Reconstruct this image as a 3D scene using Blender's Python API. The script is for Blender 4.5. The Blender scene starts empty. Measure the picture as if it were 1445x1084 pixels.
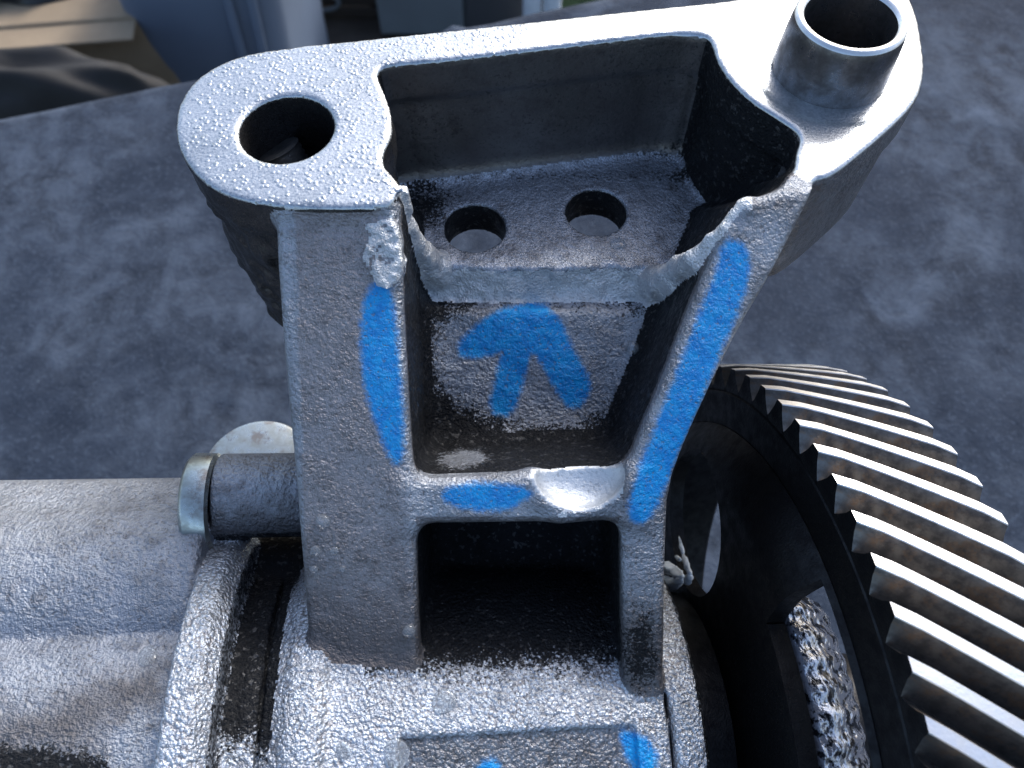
import bpy, math, random, time
import numpy as np
T0 = time.time()
random.seed(7)
rng = np.random.default_rng(11)
R = math.radians
MM = 0.001                                   # everything is worked out in millimetres, built in metres

# ------------------------------------------------------------------ camera
F_PX, CX, CY = 1091.0, 722.5, 542.0
PITCH = R(61)
TABLE = -176.0                               # table top, mm below the camera
cs, sn = math.cos(PITCH), math.sin(PITCH)
RIGHT, UP, FWD = np.array([1, 0, 0.]), np.array([0, sn, cs]), np.array([0, cs, -sn])
scene = bpy.context.scene
cd = bpy.data.cameras.new("camera")
cam = bpy.data.objects.new("camera", cd)
scene.collection.objects.link(cam)
cam.location = (0, 0, -TABLE * MM)
cam.rotation_euler = (math.pi / 2 - PITCH, 0, 0)
cd.sensor_width = 36
cd.lens = F_PX / 1445 * 36
cd.clip_start, cd.clip_end = 0.003, 50
cd.dof.use_dof = True
cd.dof.focus_distance = 0.083
cd.dof.aperture_fstop = 46
scene.camera = cam

# ------------------------------------------------------------------ sky and sun
SUN_EL, SUN_AZ = R(36), R(27)                # azimuth from +Y towards +X
world = bpy.data.worlds.new("World")
scene.world = world
world.use_nodes = True
wn = world.node_tree.nodes
bg = wn["Background"]
sky = wn.new("ShaderNodeTexSky")
sky.sky_type = 'NISHITA'
sky.sun_disc = False
sky.sun_elevation = SUN_EL
sky.sun_rotation = SUN_AZ
sky.air_density = 1.0
sky.dust_density = 3.0
sky.ozone_density = 1.4
world.node_tree.links.new(sky.outputs[0], bg.inputs[0])
bg.inputs[1].default_value = 0.15
sd = bpy.data.lights.new("sun", 'SUN')
sun = bpy.data.objects.new("sun", sd)
scene.collection.objects.link(sun)
sd.energy = 1.4
sd.angle = R(19)
sd.color = (1.0, 0.985, 0.965)
sun.rotation_euler = (math.pi / 2 - SUN_EL, 0, math.pi - SUN_AZ)
scene.view_settings.view_transform = 'Standard'
scene.view_settings.look = 'None'
scene.view_settings.exposure = 0.9
scene.view_settings.gamma = 1.0

# ------------------------------------------------------------------ frames (all mm, origin = camera, z up)
def ray(x, y):
    return (x - CX) / F_PX * RIGHT + (CY - y) / F_PX * UP + FWD
def cam2w(p):
    return p[0] * RIGHT + p[1] * UP + p[2] * FWD
YAW = 0.12
G_O = cam2w((0, -47.29, 102.08))             # a point of the shaft axis
G_A = cam2w((math.cos(YAW), 0, math.sin(YAW)))
G_U = UP.copy()
G_D = cam2w((-math.sin(YAW), 0, math.cos(YAW)))
AL = math.atan(0.177)
A_O = cam2w((0, -30.7, 82.0)) - 0.0
A_U = RIGHT.copy()
A_V = cam2w((0, math.cos(AL), -math.sin(AL)))
A_N = cam2w((0, -math.sin(AL), -math.cos(AL)))
ZF = -56.0                                   # machined flange face
def onZ(x, y, z):
    d = ray(x, y); return d * (z / d[2])
def onA(x, y, off=0.0):                      # -> (u, v) in the arm plane shifted by off along its normal
    d = ray(x, y); t = ((A_O @ A_N) + off) / (d @ A_N); p = d * t - A_O
    return (p @ A_U, p @ A_V)
def onG(x, y, xg):                           # -> (up, depth) in the plane xg along the shaft
    d = ray(x, y); t = ((G_O @ G_A) + xg) / (d @ G_A); p = d * t - G_O
    return (p @ G_U, p @ G_D)
def gpt(xg, up, dep):
    return G_O + xg * G_A + up * G_U + dep * G_D
def toG(P):
    Q = P - G_O; return Q @ G_A, Q @ G_U, Q @ G_D
def toA(P):
    Q = P - A_O; return Q @ A_U, Q @ A_V, Q @ A_N
def at_depth(x, y, w):
    return ray(x, y) * w

# ------------------------------------------------------------------ distance helpers
def chaikin(p, n=2):
    p = np.asarray(p, float)
    for _ in range(n):
        q = np.roll(p, -1, 0)
        p = np.stack([p * .75 + q * .25, p * .25 + q * .75], 1).reshape(-1, 2)
    return p
def poly_sd(poly, x, y):
    p = np.asarray(poly, float); n = len(p)
    x = np.asarray(x, float); y = np.asarray(y, float)
    d = np.full(x.shape, 1e18); inside = np.zeros(x.shape, bool)
    for i in range(n):
        ax, ay = p[i]; bx, by = p[(i + 1) % n]
        ex, ey = bx - ax, by - ay
        wx, wy = x - ax, y - ay
        t = np.clip((wx * ex + wy * ey) / (ex * ex + ey * ey + 1e-12), 0, 1)
        d = np.minimum(d, (wx - ex * t) ** 2 + (wy - ey * t) ** 2)
        c = ((ay <= y) != (by <= y)) & (x < (bx - ax) * (y - ay) / (by - ay + 1e-12) + ax)
        inside ^= c
    return np.where(inside, -1, 1) * np.sqrt(d)
class Poly2:                                  # polygon distance sampled on a fine grid
    def __init__(s, poly, smooth=2, pad=9.0, h=0.2):
        poly = chaikin(poly, smooth) if smooth else np.asarray(poly, float)
        lo, hi = poly.min(0) - pad, poly.max(0) + pad
        s.lo, s.h = lo, h
        nx, ny = (np.ceil((hi - lo) / h).astype(int) + 2)
        X, Y = np.meshgrid(lo[0] + h * np.arange(nx), lo[1] + h * np.arange(ny), indexing='ij')
        s.g = poly_sd(poly, X, Y).astype(np.float32)
    def __call__(s, x, y):
        n0, n1 = s.g.shape
        fx0, fy0 = (x - s.lo[0]) / s.h, (y - s.lo[1]) / s.h
        fx, fy = np.clip(fx0, 0, n0 - 1.001), np.clip(fy0, 0, n1 - 1.001)
        out = np.hypot(fx0 - fx, fy0 - fy) * s.h
        i, j = fx.astype(int), fy.astype(int); a, b = fx - i, fy - j
        g = s.g
        return (g[i, j] * (1 - a) * (1 - b) + g[i + 1, j] * a * (1 - b) + g[i, j + 1] * (1 - a) * b + g[i + 1, j + 1] * a * b) + out
LAT = rng.random((64, 64, 64)).astype(np.float32) * 2 - 1
def noise3(P, s, seed=0):
    q = P / s + seed * 7.31
    i = np.floor(q).astype(np.int64); f = q - i; f = f * f * (3 - 2 * f); i &= 63; j = (i + 1) & 63
    x0, y0, z0 = i.T; x1, y1, z1 = j.T; fx, fy, fz = f.T
    def L(a, b, t): return a + (b - a) * t
    return L(L(L(LAT[x0, y0, z0], LAT[x1, y0, z0], fx), L(LAT[x0, y1, z0], LAT[x1, y1, z0], fx), fy),
             L(L(LAT[x0, y0, z1], LAT[x1, y0, z1], fx), L(LAT[x0, y1, z1], LAT[x1, y1, z1], fx), fy), fz)
def smin(a, b, k):
    h = np.clip(0.5 + 0.5 * (b - a) / k, 0, 1)
    return b + (a - b) * h - k * h * (1 - h)
def smax(a, b, k): return -smin(-a, -b, k)
def ext(d2, z, z0, z1, r=0.0):                # extrusion with rounded edges
    zc, hz = (z0 + z1) / 2, (z1 - z0) / 2
    a, b = d2 + r, np.abs(z - zc) - hz + r
    return np.minimum(np.maximum(a, b), 0) + np.hypot(np.maximum(a, 0), np.maximum(b, 0)) - r
def cylG(g, x0, x1, rad, up=0., dep=0., r=0.3):
    return ext(np.hypot(g[1] - up, g[2] - dep) - rad, g[0], x0, x1, r)
def capsule(P, a, b, r0, r1=None):
    r1 = r0 if r1 is None else r1
    ab = b - a; t = np.clip(((P - a) @ ab) / (ab @ ab), 0, 1)
    return np.linalg.norm(P - a - t[:, None] * ab, axis=1) - (r0 + (r1 - r0) * t)
def zpoly(px, z, smooth=2): return Poly2([onZ(x, y, z)[:2] for x, y in px], smooth)
def apoly(px, off=0., smooth=1): return Poly2([onA(x, y, off) for x, y in px], smooth)

# ------------------------------------------------------------------ traced outlines
inner_left = [(545, 89), (533, 95), (529, 107), (540, 130), (550, 160), (551, 190), (539, 212), (537, 232), (552, 248), (560, 262), (553, 280), (540, 288)]
lug_out = [(470, 291), (400, 288), (345, 281), (300, 264), (268, 234), (252, 203), (249, 172), (256, 141), (276, 113), (305, 93), (340, 79), (380, 71)]
back_out = [(500, 58), (700, 37), (900, 15), (1050, 0), (1080, -8)]
boss_out = [(1105, -28), (1140, -46), (1190, -54), (1240, -44), (1275, -20), (1293, 20), (1302, 75), (1303, 105), (1294, 137), (1270, 166), (1215, 214), (1175, 245), (1152, 251), (1135, 247), (1125, 234)]
boss_in = [(1126, 215), (1133, 196), (1126, 182), (1100, 165), (1062, 141), (1032, 112), (1014, 84), (1007, 58), (998, 46), (980, 41), (950, 44)]
flange_px = lug_out + back_out + boss_out + boss_in + [(850, 56), (700, 74), (620, 83)] + inner_left
P_flange = zpoly(flange_px, ZF, 1)
P_lug = zpoly(lug_out + [(440, 64), (515, 66), (525, 85)] + inner_left[1:], ZF, 1)
P_back = zpoly([(400, 69)] + back_out + [(1110, -25), (1120, 30), (1000, 52), (950, 44), (850, 56), (700, 74), (620, 83), (545, 89), (480, 110)], ZF, 1)
P_boss = zpoly(boss_out + boss_in + [(1000, 10), (1050, 0), (1080, -8)], ZF, 1)
ZP = ZF - 17.5                                # pocket floor
P_floor = zpoly([(545, 200), (562, 262), (564, 320), (580, 352), (625, 374), (690, 380), (800, 379), (945, 374), (985, 352), (1040, 318), (1130, 250), (1150, 190), (1050, 90), (800, 110), (560, 160)], ZP, 1)
hole_c = [(670, 321), (841, 299)]
HP = [onZ(x, y, ZP) for x, y in hole_c]
H1 = onZ(404, 180, ZF)
TB = onZ(1171, 97, ZF)
P_ribL = apoly([(388, 280), (470, 282), (556, 280), (563, 330), (566, 400), (572, 520), (578, 620), (583, 680), (586, 745), (588, 850), (592, 930), (596, 985), (520, 985), (436, 960), (432, 880), (424, 780), (414, 660), (404, 560), (396, 460), (388, 350)], -.8, 1)
P_ribR = apoly([(1158, 250), (1128, 312), (1085, 395), (1045, 462), (1008, 535), (972, 612), (943, 690), (940, 770), (938, 860), (937, 950), (936, 985), (882, 985), (878, 900), (877, 800), (877, 735), (884, 668), (905, 612), (930, 555), (958, 480), (985, 410), (1018, 345), (1046, 300), (1052, 282), (1088, 274), (1112, 262), (1124, 240)], -.8, 1)
P_bar = apoly([(560, 680), (600, 678), (740, 673), (905, 664), (905, 736), (760, 740), (600, 742), (560, 745)], -1.0, 0)
WO = -17.5
P_web = apoly([(560, 440), (700, 440), (950, 440), (1040, 440), (900, 660), (905, 950), (880, 1080), (560, 1080), (585, 800)], WO, 0)

TOPMASK = onA(500, 285, -.8)[1]

# every component: name of the part it belongs to, distance function of world points
def c_flange(P): return ext(P_flange(P[:, 0], P[:, 1]), P[:, 2], ZF - 4.5, ZF, .06)
def c_lug(P):
    n = noise3(P, 3.0) * .5 + noise3(P, 1.1, 3) * .4
    d = P_lug(P[:, 0], P[:, 1]) + .25 + n * np.clip((ZF - 1 - P[:, 2]) / 2, 0, 1) + np.clip(ZF - P[:, 2], 0, 30) * .012
    return ext(d, P[:, 2], ZF - 26 - 2 * n, ZF - .4, .5)
def c_back(P): return ext(P_back(P[:, 0], P[:, 1]) + .15 - np.clip(ZF - P[:, 2], 0, 22) * .02, P[:, 2], ZF - 22, ZF - .4, .5)
def c_boss(P): return ext(P_boss(P[:, 0], P[:, 1]) + .2 + np.clip(ZF - P[:, 2], 0, 22) * .01, P[:, 2], ZF - 17 , ZF - .4, .8)
def c_floor(P):
    n = noise3(P, 1.6, 5) * .45 + noise3(P, .6, 9) * .16
    lip = np.clip((onZ(700, 330, ZP)[1] - P[:, 1]) / 3, 0, 1)
    d = P_floor(P[:, 0], P[:, 1]) + n * lip
    return ext(d - .38 * lip * np.clip(ZP - P[:, 2], 0, 9), P[:, 2], ZP - 5.0 - 3.6 * lip, ZP, .45)
LIP = [at_depth(912, 400, 96), at_depth(943, 396, 88.5), at_depth(985, 366, 78.8), at_depth(1018, 328, 76), at_depth(1049, 292, 75)]
def c_lip(P):
    n = noise3(P, 1.4, 5) * .3 + noise3(P, .6, 9) * .14
    d = capsule(P, LIP[0], LIP[1], 2.3, 2.0)
    for a_, r0, r1 in ((1, 2.0, 1.25), (2, 1.25, .8), (3, .8, .45)): d = np.minimum(d, capsule(P, LIP[a_], LIP[a_ + 1], r0, r1))
    return d + n
LIPL = [onA(572, 275, -2.5), None]
LIPL = [at_depth(571, 268, 76), at_depth(573, 318, 81), at_depth(590, 358, 88), at_depth(622, 388, 95), at_depth(655, 402, 98)]
def c_lipL(P):
    n = noise3(P, 1.4, 5) * .35 + noise3(P, .6, 9) * .15
    d = capsule(P, LIPL[0], LIPL[1], .6, .9)
    for a_, b_, r0, r1 in ((1, 2, .9, 1.6), (2, 3, 1.6, 2.5), (3, 4, 2.5, 2.6)): d = np.minimum(d, capsule(P, LIPL[a_], LIPL[b_], r0, r1))
    return d + n
CRUMB = [(at_depth(571, 262, 74.5), .75), (at_depth(563, 266, 74.6), .5)]
def c_crumb(P):
    d = None
    for c_, r_ in CRUMB:
        e = np.linalg.norm(P - c_, axis=1) - r_ * .78
        d = e if d is None else np.minimum(d, e)
    d = d + noise3(P, .7, 5) * .35 + noise3(P, .4, 2) * .2
    u, v, n = toA(P); cu, cv_ = onA(544, 358, -.8)
    fl = np.maximum(np.hypot((u - cu) * 1.15, (v - cv_) / 1.6) - 1.75 + .7 * noise3(P, .8, 4), np.maximum(n + .62 - .42 * noise3(P, .75, 5) - .3 * noise3(P, .33, 2), -2 - n))
    return np.minimum(d, fl)
BURR = [at_depth(*p) for p in ((750, 672, 80.9), (758, 690, 80.7), (772, 708, 80.4), (790, 722, 80.4), (815, 721, 80.3), (845, 713, 80.2), (872, 698, 80.0), (886, 682, 79.8))]
def c_burr(P):
    d = None
    for i in range(len(BURR) - 1):
        r0, r1 = (.36, .32, .44, .46, .3, .22, .16, .12)[i:i + 2]
        e = capsule(P, BURR[i], BURR[i + 1], r0, r1); d = e if d is None else np.minimum(d, e)
    return d + noise3(P, .6, 7) * .18
def c_ribL(P):
    u, v, n = toA(P)
    return ext(P_ribL(u, v) , n, -25, -.8 + .12 * noise3(P, 6.), .9)
def c_ribR(P):
    u, v, n = toA(P)
    return ext(P_ribR(u, v), n, -25, -.8 + .12 * noise3(P, 6.), .7)
CH_A, CH_B = onA(752, 668, -1), onA(885, 668, -1)
def c_bar(P):
    u, v, n = toA(P)
    d = ext(P_bar(u, v), n, -24, -1.1, 1.0)
    return d
def c_web(P):
    u, v, n = toA(P)
    return ext(P_web(u, v), n, WO - 5, WO + .25 * noise3(P, 5., 2) + .06 * noise3(P, 1.0, 8), .5)
def c_housing(P):
    g = toG(P)
    d = cylG(g, -27, 14.2, 24.4, r=.6)
    d = np.minimum(d, cylG(g, 14.5, 18.2, 24.9, r=.9))
    p_ = -g[2] * math.cos(R(12)) + g[1] * math.sin(R(12)); q_ = g[1] * math.cos(R(12)) + g[2] * math.sin(R(12))
    flat = ext(np.maximum(np.abs(g[0] + 1.8) - 12.3, np.abs(q_ + 1) - 7.4), p_, 23.05, 40, .4)
    return smax(d, -flat, .4)
def c_rring(P):
    g = toG(P)
    return cylG(g, -26.1, -21.9, 25.5, r=1.2)
def c_seal(P):
    g = toG(P)
    d = cylG(g, -36, -25, 24.2, r=.3)
    d = np.maximum(d, -cylG(g, -29.6, -29.0, 40, r=0.05) if False else d)
    gr = np.maximum(np.abs(g[0] + 28.3) - .22, 23.4 - np.hypot(g[1], g[2]))
    return np.maximum(d, -gr) + .12 * noise3(P, .7, 4)
def c_clamp(P):
    g = toG(P)
    d = cylG(g, -36.6, -32.1, 29.0, r=.4)
    return smax(d, (np.hypot(g[1], g[2]) - 28.6 + (g[0] + 33.4) * .9) * .74, .3)
def c_side(P):
    g = toG(P)
    d = cylG(g, -92, -36, 24.4, r=.5)
    step = cylG(g, -92, -52, 14, up=-23, dep=-14, r=2)
    return smin(d, step, 1.5)
def c_gallery(P):
    g = toG(P)
    d = cylG(g, -92, -36.6, 12.6, up=20.8, dep=-1.0, r=1.0)
    return smin(d, cylG(g, -92, -36.6, 5.0, up=30.2, dep=2.0, r=1.0), 3)
BC = None
def c_plug(P):
    g = toG(P)
    return cylG(g, -36.2, -18, 5.1, up=BOLT[0], dep=BOLT[1], r=.6)
BOLT = onG(300, 700, -37)
def c_saddle(P):                              # casting behind the seal that carries the plug boss
    g = toG(P)
    return cylG(g, -34, -14, 12.0, up=18, dep=6, r=1.)
comps = [('mounting_flange', c_flange), ('bolt_lug', c_lug), ('pocket_wall', c_back), ('dowel_boss', c_boss), ('pocket_floor', c_floor),
         ('fracture_lip', c_lip), ('left_lip', c_lipL), ('metal_crumb', c_crumb), ('raised_burr', c_burr), ('rib', c_ribL), ('right_rib', c_ribR), ('crossbar', c_bar), ('web_plate', c_web), ('bearing_housing', c_housing),
         ('housing_ring', c_rring), ('seal_collar', c_seal), ('clamp_ring', c_clamp), ('side_housing', c_side), ('oil_gallery', c_gallery),
         ('plug_boss', c_plug), ('saddle', c_saddle)]
K = 1.3
KC = {'fracture_lip': .9, 'left_lip': .9, 'oil_gallery': .35, 'pocket_floor': 2.4, 'metal_crumb': .35, 'raised_burr': .25, 'web_plate': 4.0, 'mounting_flange': .15, 'crossbar': 2.2}
KS = [KC.get(n, K) for n, _ in comps]
def cuts(P, d):
    x, y, z = P.T
    d = np.maximum(d, z - ZF)                 # everything is milled off level with the flange face
    # bolt hole with chamfer
    r = np.hypot(x - H1[0], y - H1[1])
    hole = np.maximum(r - 4.75 - np.clip(z - ZF + .3, 0, 2) * .9, -(z - (ZF - 23)))
    d = np.maximum(d, -hole)
    for h in HP:
        d = smax(d, -np.maximum(np.hypot(x - h[0], y - h[1]) - 3.75 - .05 * noise3(P, 1.0, 6), np.abs(z - ZP + 3) - 9), .25)
    # spotface round the dowel
    r2 = np.hypot(x - TB[0], y - TB[1])
    d = np.maximum(d, -np.maximum(r2 - 8.3, ZF - .14 - z))
    d = np.maximum(d, -np.maximum(r2 - 5.8, ZF - 15 - z))
    # gouge chipped out of the crossbar
    u, v, n = toA(P)
    cu, cv = onA(818, 664, -1)
    q = (np.sqrt(((u - cu) / 4.7) ** 2 + ((v - cv) / 4.0) ** 2 + ((n + .9) / 2.6) ** 2) - 1) * 2.6
    d = smax(d, -q, .15)
    return d
def field(P, idx=None):
    d = None
    for k in (range(len(comps)) if idx is None else idx):
        e = comps[k][1](P)
        d = e if d is None else smin(d, e, KS[k])
    return cuts(P, d)

# ------------------------------------------------------------------ mesh the casting as ONE continuous surface, then split it into its parts
VOX = 0.30
NB = 8
lo = np.array([-92., -22., -142.]); hi = np.array([47., 93., -54.5])
nb = np.ceil((hi - lo) / (VOX * NB)).astype(int)
bc = np.stack(np.meshgrid(*[np.arange(n) for n in nb], indexing='ij'), -1).reshape(-1, 3)
ctr = lo + (bc + .5) * VOX * NB - VOX * .5
RB = VOX * NB * .87
vals = np.stack([f(ctr) for _, f in comps], 1)
dm = vals.min(1)
full = cuts(ctr, dm)
near = np.abs(full) < RB + 3.2
vol = np.empty(tuple(nb * NB), np.float32)
v6 = vol.reshape(nb[0], NB, nb[1], NB, nb[2], NB)
v6[...] = np.clip(full, -3, 3).reshape(nb)[:, None, :, None, :, None]
off = np.stack(np.meshgrid(*[np.arange(NB)] * 3, indexing='ij'), -1).reshape(-1, 3) * VOX
ids = np.nonzero(near)[0]
res = np.full((len(ids), NB ** 3), 50., np.float64)
org = lo + bc[ids] * VOX * NB
CH = 3000
for s in range(0, len(ids), CH):
    sl = slice(s, s + CH); n = len(ids[sl])
    P = (org[sl][:, None, :] + off[None]).reshape(-1, 3)
    acc = res[sl].reshape(-1).copy()
    for k in range(len(comps)):
        use = vals[ids[sl], k] < dm[ids[sl]] + 2 * RB + KS[k] + .6
        if not use.any(): continue
        m = np.repeat(use, NB ** 3)
        acc[m] = smin(acc[m], comps[k][1](P[m]), KS[k])
    res[sl] = cuts(P, acc).reshape(n, -1)
b = bc[ids]
v6t = v6.transpose(0, 2, 4, 1, 3, 5)
v6t[b[:, 0], b[:, 1], b[:, 2]] = res.reshape(-1, NB, NB, NB)
vol[0], vol[-1], vol[:, 0], vol[:, -1], vol[:, :, 0], vol[:, :, -1] = 2, 2, 2, 2, 2, 2
print('field', round(time.time() - T0, 1), len(ids))
import openvdb
grid = openvdb.FloatGrid(3.0)
grid.copyFromArray(vol)
pts, quads = grid.convertToQuads(isovalue=0.0)
pts = np.asarray(pts, float) * VOX + lo
quads = np.asarray(quads, np.int64)
del vol, res, v6, v6t
print('mesh', round(time.time() - T0, 1), len(pts), len(quads))
# orientation check: quads must face out of the metal
fc = pts[quads].mean(1)
e1, e2 = pts[quads[:, 2]] - pts[quads[:, 0]], pts[quads[:, 3]] - pts[quads[:, 1]]
fn = np.cross(e1, e2); fl = np.linalg.norm(fn, axis=1) + 1e-12; fn /= fl[:, None]
smp = rng.integers(0, len(quads), 400)
if (field(fc[smp] + fn[smp] * .2) - field(fc[smp] - fn[smp] * .2)).mean() < 0:
    quads = quads[:, ::-1]; fn = -fn
vn = np.zeros_like(pts)
for c in range(4): np.add.at(vn, quads[:, c], fn * fl[:, None])
vn /= np.linalg.norm(vn, axis=1)[:, None] + 1e-12
cv = np.stack([f(fc) for _, f in comps], 1)
NAMES = [n for n, _ in comps]
kf = NAMES.index('mounting_flange')
top = fn[:, 2] > .6
un, vv, nn = toA(fc)
cv[:, kf] = np.where((fc[:, 2] > ZF - .45) & (P_flange(fc[:, 0], fc[:, 1]) < .7), -9., 9.)
# torn faces of the pocket floor and the scooped facet of the crossbar are parts of their own
kl, kp = NAMES.index('fracture_lip'), NAMES.index('pocket_floor')
hd_ = np.minimum.reduce([np.hypot(fc[:, 0] - h[0], fc[:, 1] - h[1]) for h in HP])
torn = (fc[:, 2] < ZP - .4 + .25 * noise3(fc, .8, 3)) & (hd_ > 4.6) & (P_floor(fc[:, 0], fc[:, 1]) > -1.6) & (fc[:, 1] < onZ(700, 300, ZP)[1]) & (cv.argmin(1) == kp)
cv[torn, kl] = -20
cu_, cw_ = onA(818, 664, -1)
qf = (np.sqrt(((un - cu_) / 4.7) ** 2 + ((vv - cw_) / 4.0) ** 2 + ((nn + .9) / 2.6) ** 2) - 1) * 2.6
chip = (np.abs(qf) < .25) & (cv.argmin(1) == NAMES.index('crossbar'))
lab = cv.argmin(1)
lab[chip] = len(comps)
print('split', round(time.time() - T0, 1))

# ------------------------------------------------------------------ object helpers
def link(name, me, mats=(), parent=None, **props):
    o = bpy.data.objects.new(name, me)
    scene.collection.objects.link(o)
    if me is not None:
        for m in mats: me.materials.append(m)
    if parent is not None: o.parent = parent
    for k, v in props.items(): o[k] = v
    return o
def mesh_from(verts_mm, faces, smooth=True, matidx=None, shift=True):
    me = bpy.data.meshes.new('m')
    v = np.asarray(verts_mm, float)
    me.from_pydata((w(v)).tolist() if shift else (v * MM).tolist(), [], [tuple(int(i) for i in f) for f in faces])
    me.polygons.foreach_set('use_smooth', [smooth] * len(me.polygons))
    if matidx is not None: me.polygons.foreach_set('material_index', matidx)
    me.update()
    return me
def w(p):                                     # camera-origin mm -> world metres (table top at z = 0)
    p = np.asarray(p, float)
    return (p - np.array([0, 0, TABLE])) * MM
def basis(a):
    a = a / np.linalg.norm(a); t = np.array([0, 0, 1.]) if abs(a[2]) < .9 else np.array([1., 0, 0])
    b = np.cross(t, a); b /= np.linalg.norm(b); return a, b, np.cross(a, b)
def lathe(profile, origin, axis, n=64, jitter=0.):   # profile: (along, radius)
    a, b, c = basis(np.asarray(axis, float)); V = []; Fs = []
    for (h, r) in profile:
        for i in range(n):
            t = 2 * math.pi * i / n; rr = r * (1 + jitter * math.sin(5 * t + h) * .5)
            V.append(origin + a * h + (b * math.cos(t) + c * math.sin(t)) * rr)
    m = len(profile)
    for j in range(m - 1):
        for i in range(n):
            k = (i + 1) % n
            Fs.append((j * n + i, j * n + k, (j + 1) * n + k, (j + 1) * n + i))
    if profile[0][1] > 1e-6 and profile[0] != profile[-1]: Fs.append(tuple(range(n))[::-1]); Fs.append(tuple((m - 1) * n + i for i in range(n)))
    return np.array(V), Fs
def autosmooth(o, ang=35):
    me = o.data
    me.polygons.foreach_set('use_smooth', [True] * len(me.polygons))
    me.set_sharp_from_angle(angle=R(ang))

# ------------------------------------------------------------------ materials
class NT:
    def __init__(s, name):
        s.m = bpy.data.materials.new(name); s.m.use_nodes = True
        s.t = s.m.node_tree; s.n = s.t.nodes; s.bsdf = s.n['Principled BSDF']
        tc = s.n.new('ShaderNodeTexCoord'); mp = s.n.new('ShaderNodeMapping'); mp.inputs['Scale'].default_value = (1000,) * 3
        s.t.links.new(tc.outputs['Object'], mp.inputs[0]); s.co = mp.outputs[0]
    def l(s, a, b): s.t.links.new(a, b)
    def put(s, sock, v):
        if isinstance(v, (int, float)): sock.default_value = v
        elif isinstance(v, (tuple, list)): sock.default_value = tuple(v) + ((1,) if len(v) == 3 and len(sock.default_value) == 4 else ())
        else: s.l(v, sock)
    def math(s, op, a, b=0., c=0., clamp=False):
        n = s.n.new('ShaderNodeMath'); n.operation = op; n.use_clamp = clamp
        for i, v in enumerate((a, b, c)): s.put(n.inputs[i], v)
        return n.outputs[0]
    def noise(s, scale, detail=3, rough=.55, dist=0., co=None, sc=None):
        n = s.n.new('ShaderNodeTexNoise'); n.inputs['Scale'].default_value = scale; n.inputs['Detail'].default_value = detail
        n.inputs['Roughness'].default_value = rough; n.inputs['Distortion'].default_value = dist
        co = co or s.co
        if sc:
            mp = s.n.new('ShaderNodeMapping'); mp.inputs['Scale'].default_value = sc; s.l(co, mp.inputs[0]); co = mp.outputs[0]
        s.l(co, n.inputs['Vector']); return n.outputs['Fac']
    def voro(s, scale, feature='F1', smooth=.5, rnd=1.):
        n = s.n.new('ShaderNodeTexVoronoi'); n.feature = feature; n.inputs['Scale'].default_value = scale
        if feature == 'SMOOTH_F1': n.inputs['Smoothness'].default_value = smooth
        n.inputs['Randomness'].default_value = rnd
        s.l(s.co, n.inputs['Vector']); return n.outputs['Distance']
    def ramp(s, f, a, b, lo=0., hi=1.):
        n = s.n.new('ShaderNodeMapRange'); n.interpolation_type = 'SMOOTHSTEP'
        s.put(n.inputs[0], f); s.put(n.inputs[1], a); s.put(n.inputs[2], b); s.put(n.inputs[3], lo); s.put(n.inputs[4], hi)
        return n.outputs[0]
    def mix(s, f, a, b):
        n = s.n.new('ShaderNodeMix'); n.data_type = 'RGBA'
        s.put(n.inputs[0], f)
        for i, v in ((6, a), (7, b)):
            if isinstance(v, (tuple, list)): n.inputs[i].default_value = tuple(v) + (1,)
            else: s.l(v, n.inputs[i])
        return n.outputs[2]
    def fmix(s, f, a, b):
        n = s.n.new('ShaderNodeMix'); n.data_type = 'FLOAT'
        s.put(n.inputs[0], f); s.put(n.inputs[2], a); s.put(n.inputs[3], b); return n.outputs[0]
    def attr(s, name):
        n = s.n.new('ShaderNodeAttribute'); n.attribute_name = name; return n.outputs['Fac']
    def bump(s, h, dist_mm, strength=1., prev=None):
        n = s.n.new('ShaderNodeBump'); n.inputs['Distance'].default_value = dist_mm * MM; n.inputs['Strength'].default_value = strength
        s.l(h, n.inputs['Height'])
        if prev: s.l(prev, n.inputs['Normal'])
        return n.outputs[0]
    def out(s, color=None, metal=None, rough=None, normal=None, **kw):
        b = s.bsdf.inputs
        if color is not None: s.put(b['Base Color'], color)
        if metal is not None: s.put(b['Metallic'], metal)
        if rough is not None: s.put(b['Roughness'], rough)
        if normal is not None: s.l(normal, b['Normal'])
        for k, v in kw.items(): s.put(b[k], v)
        return s.m
BLUE = (0.0, 0.37, 0.82)
BLUE2 = (0.0, 0.25, 0.68)
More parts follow.
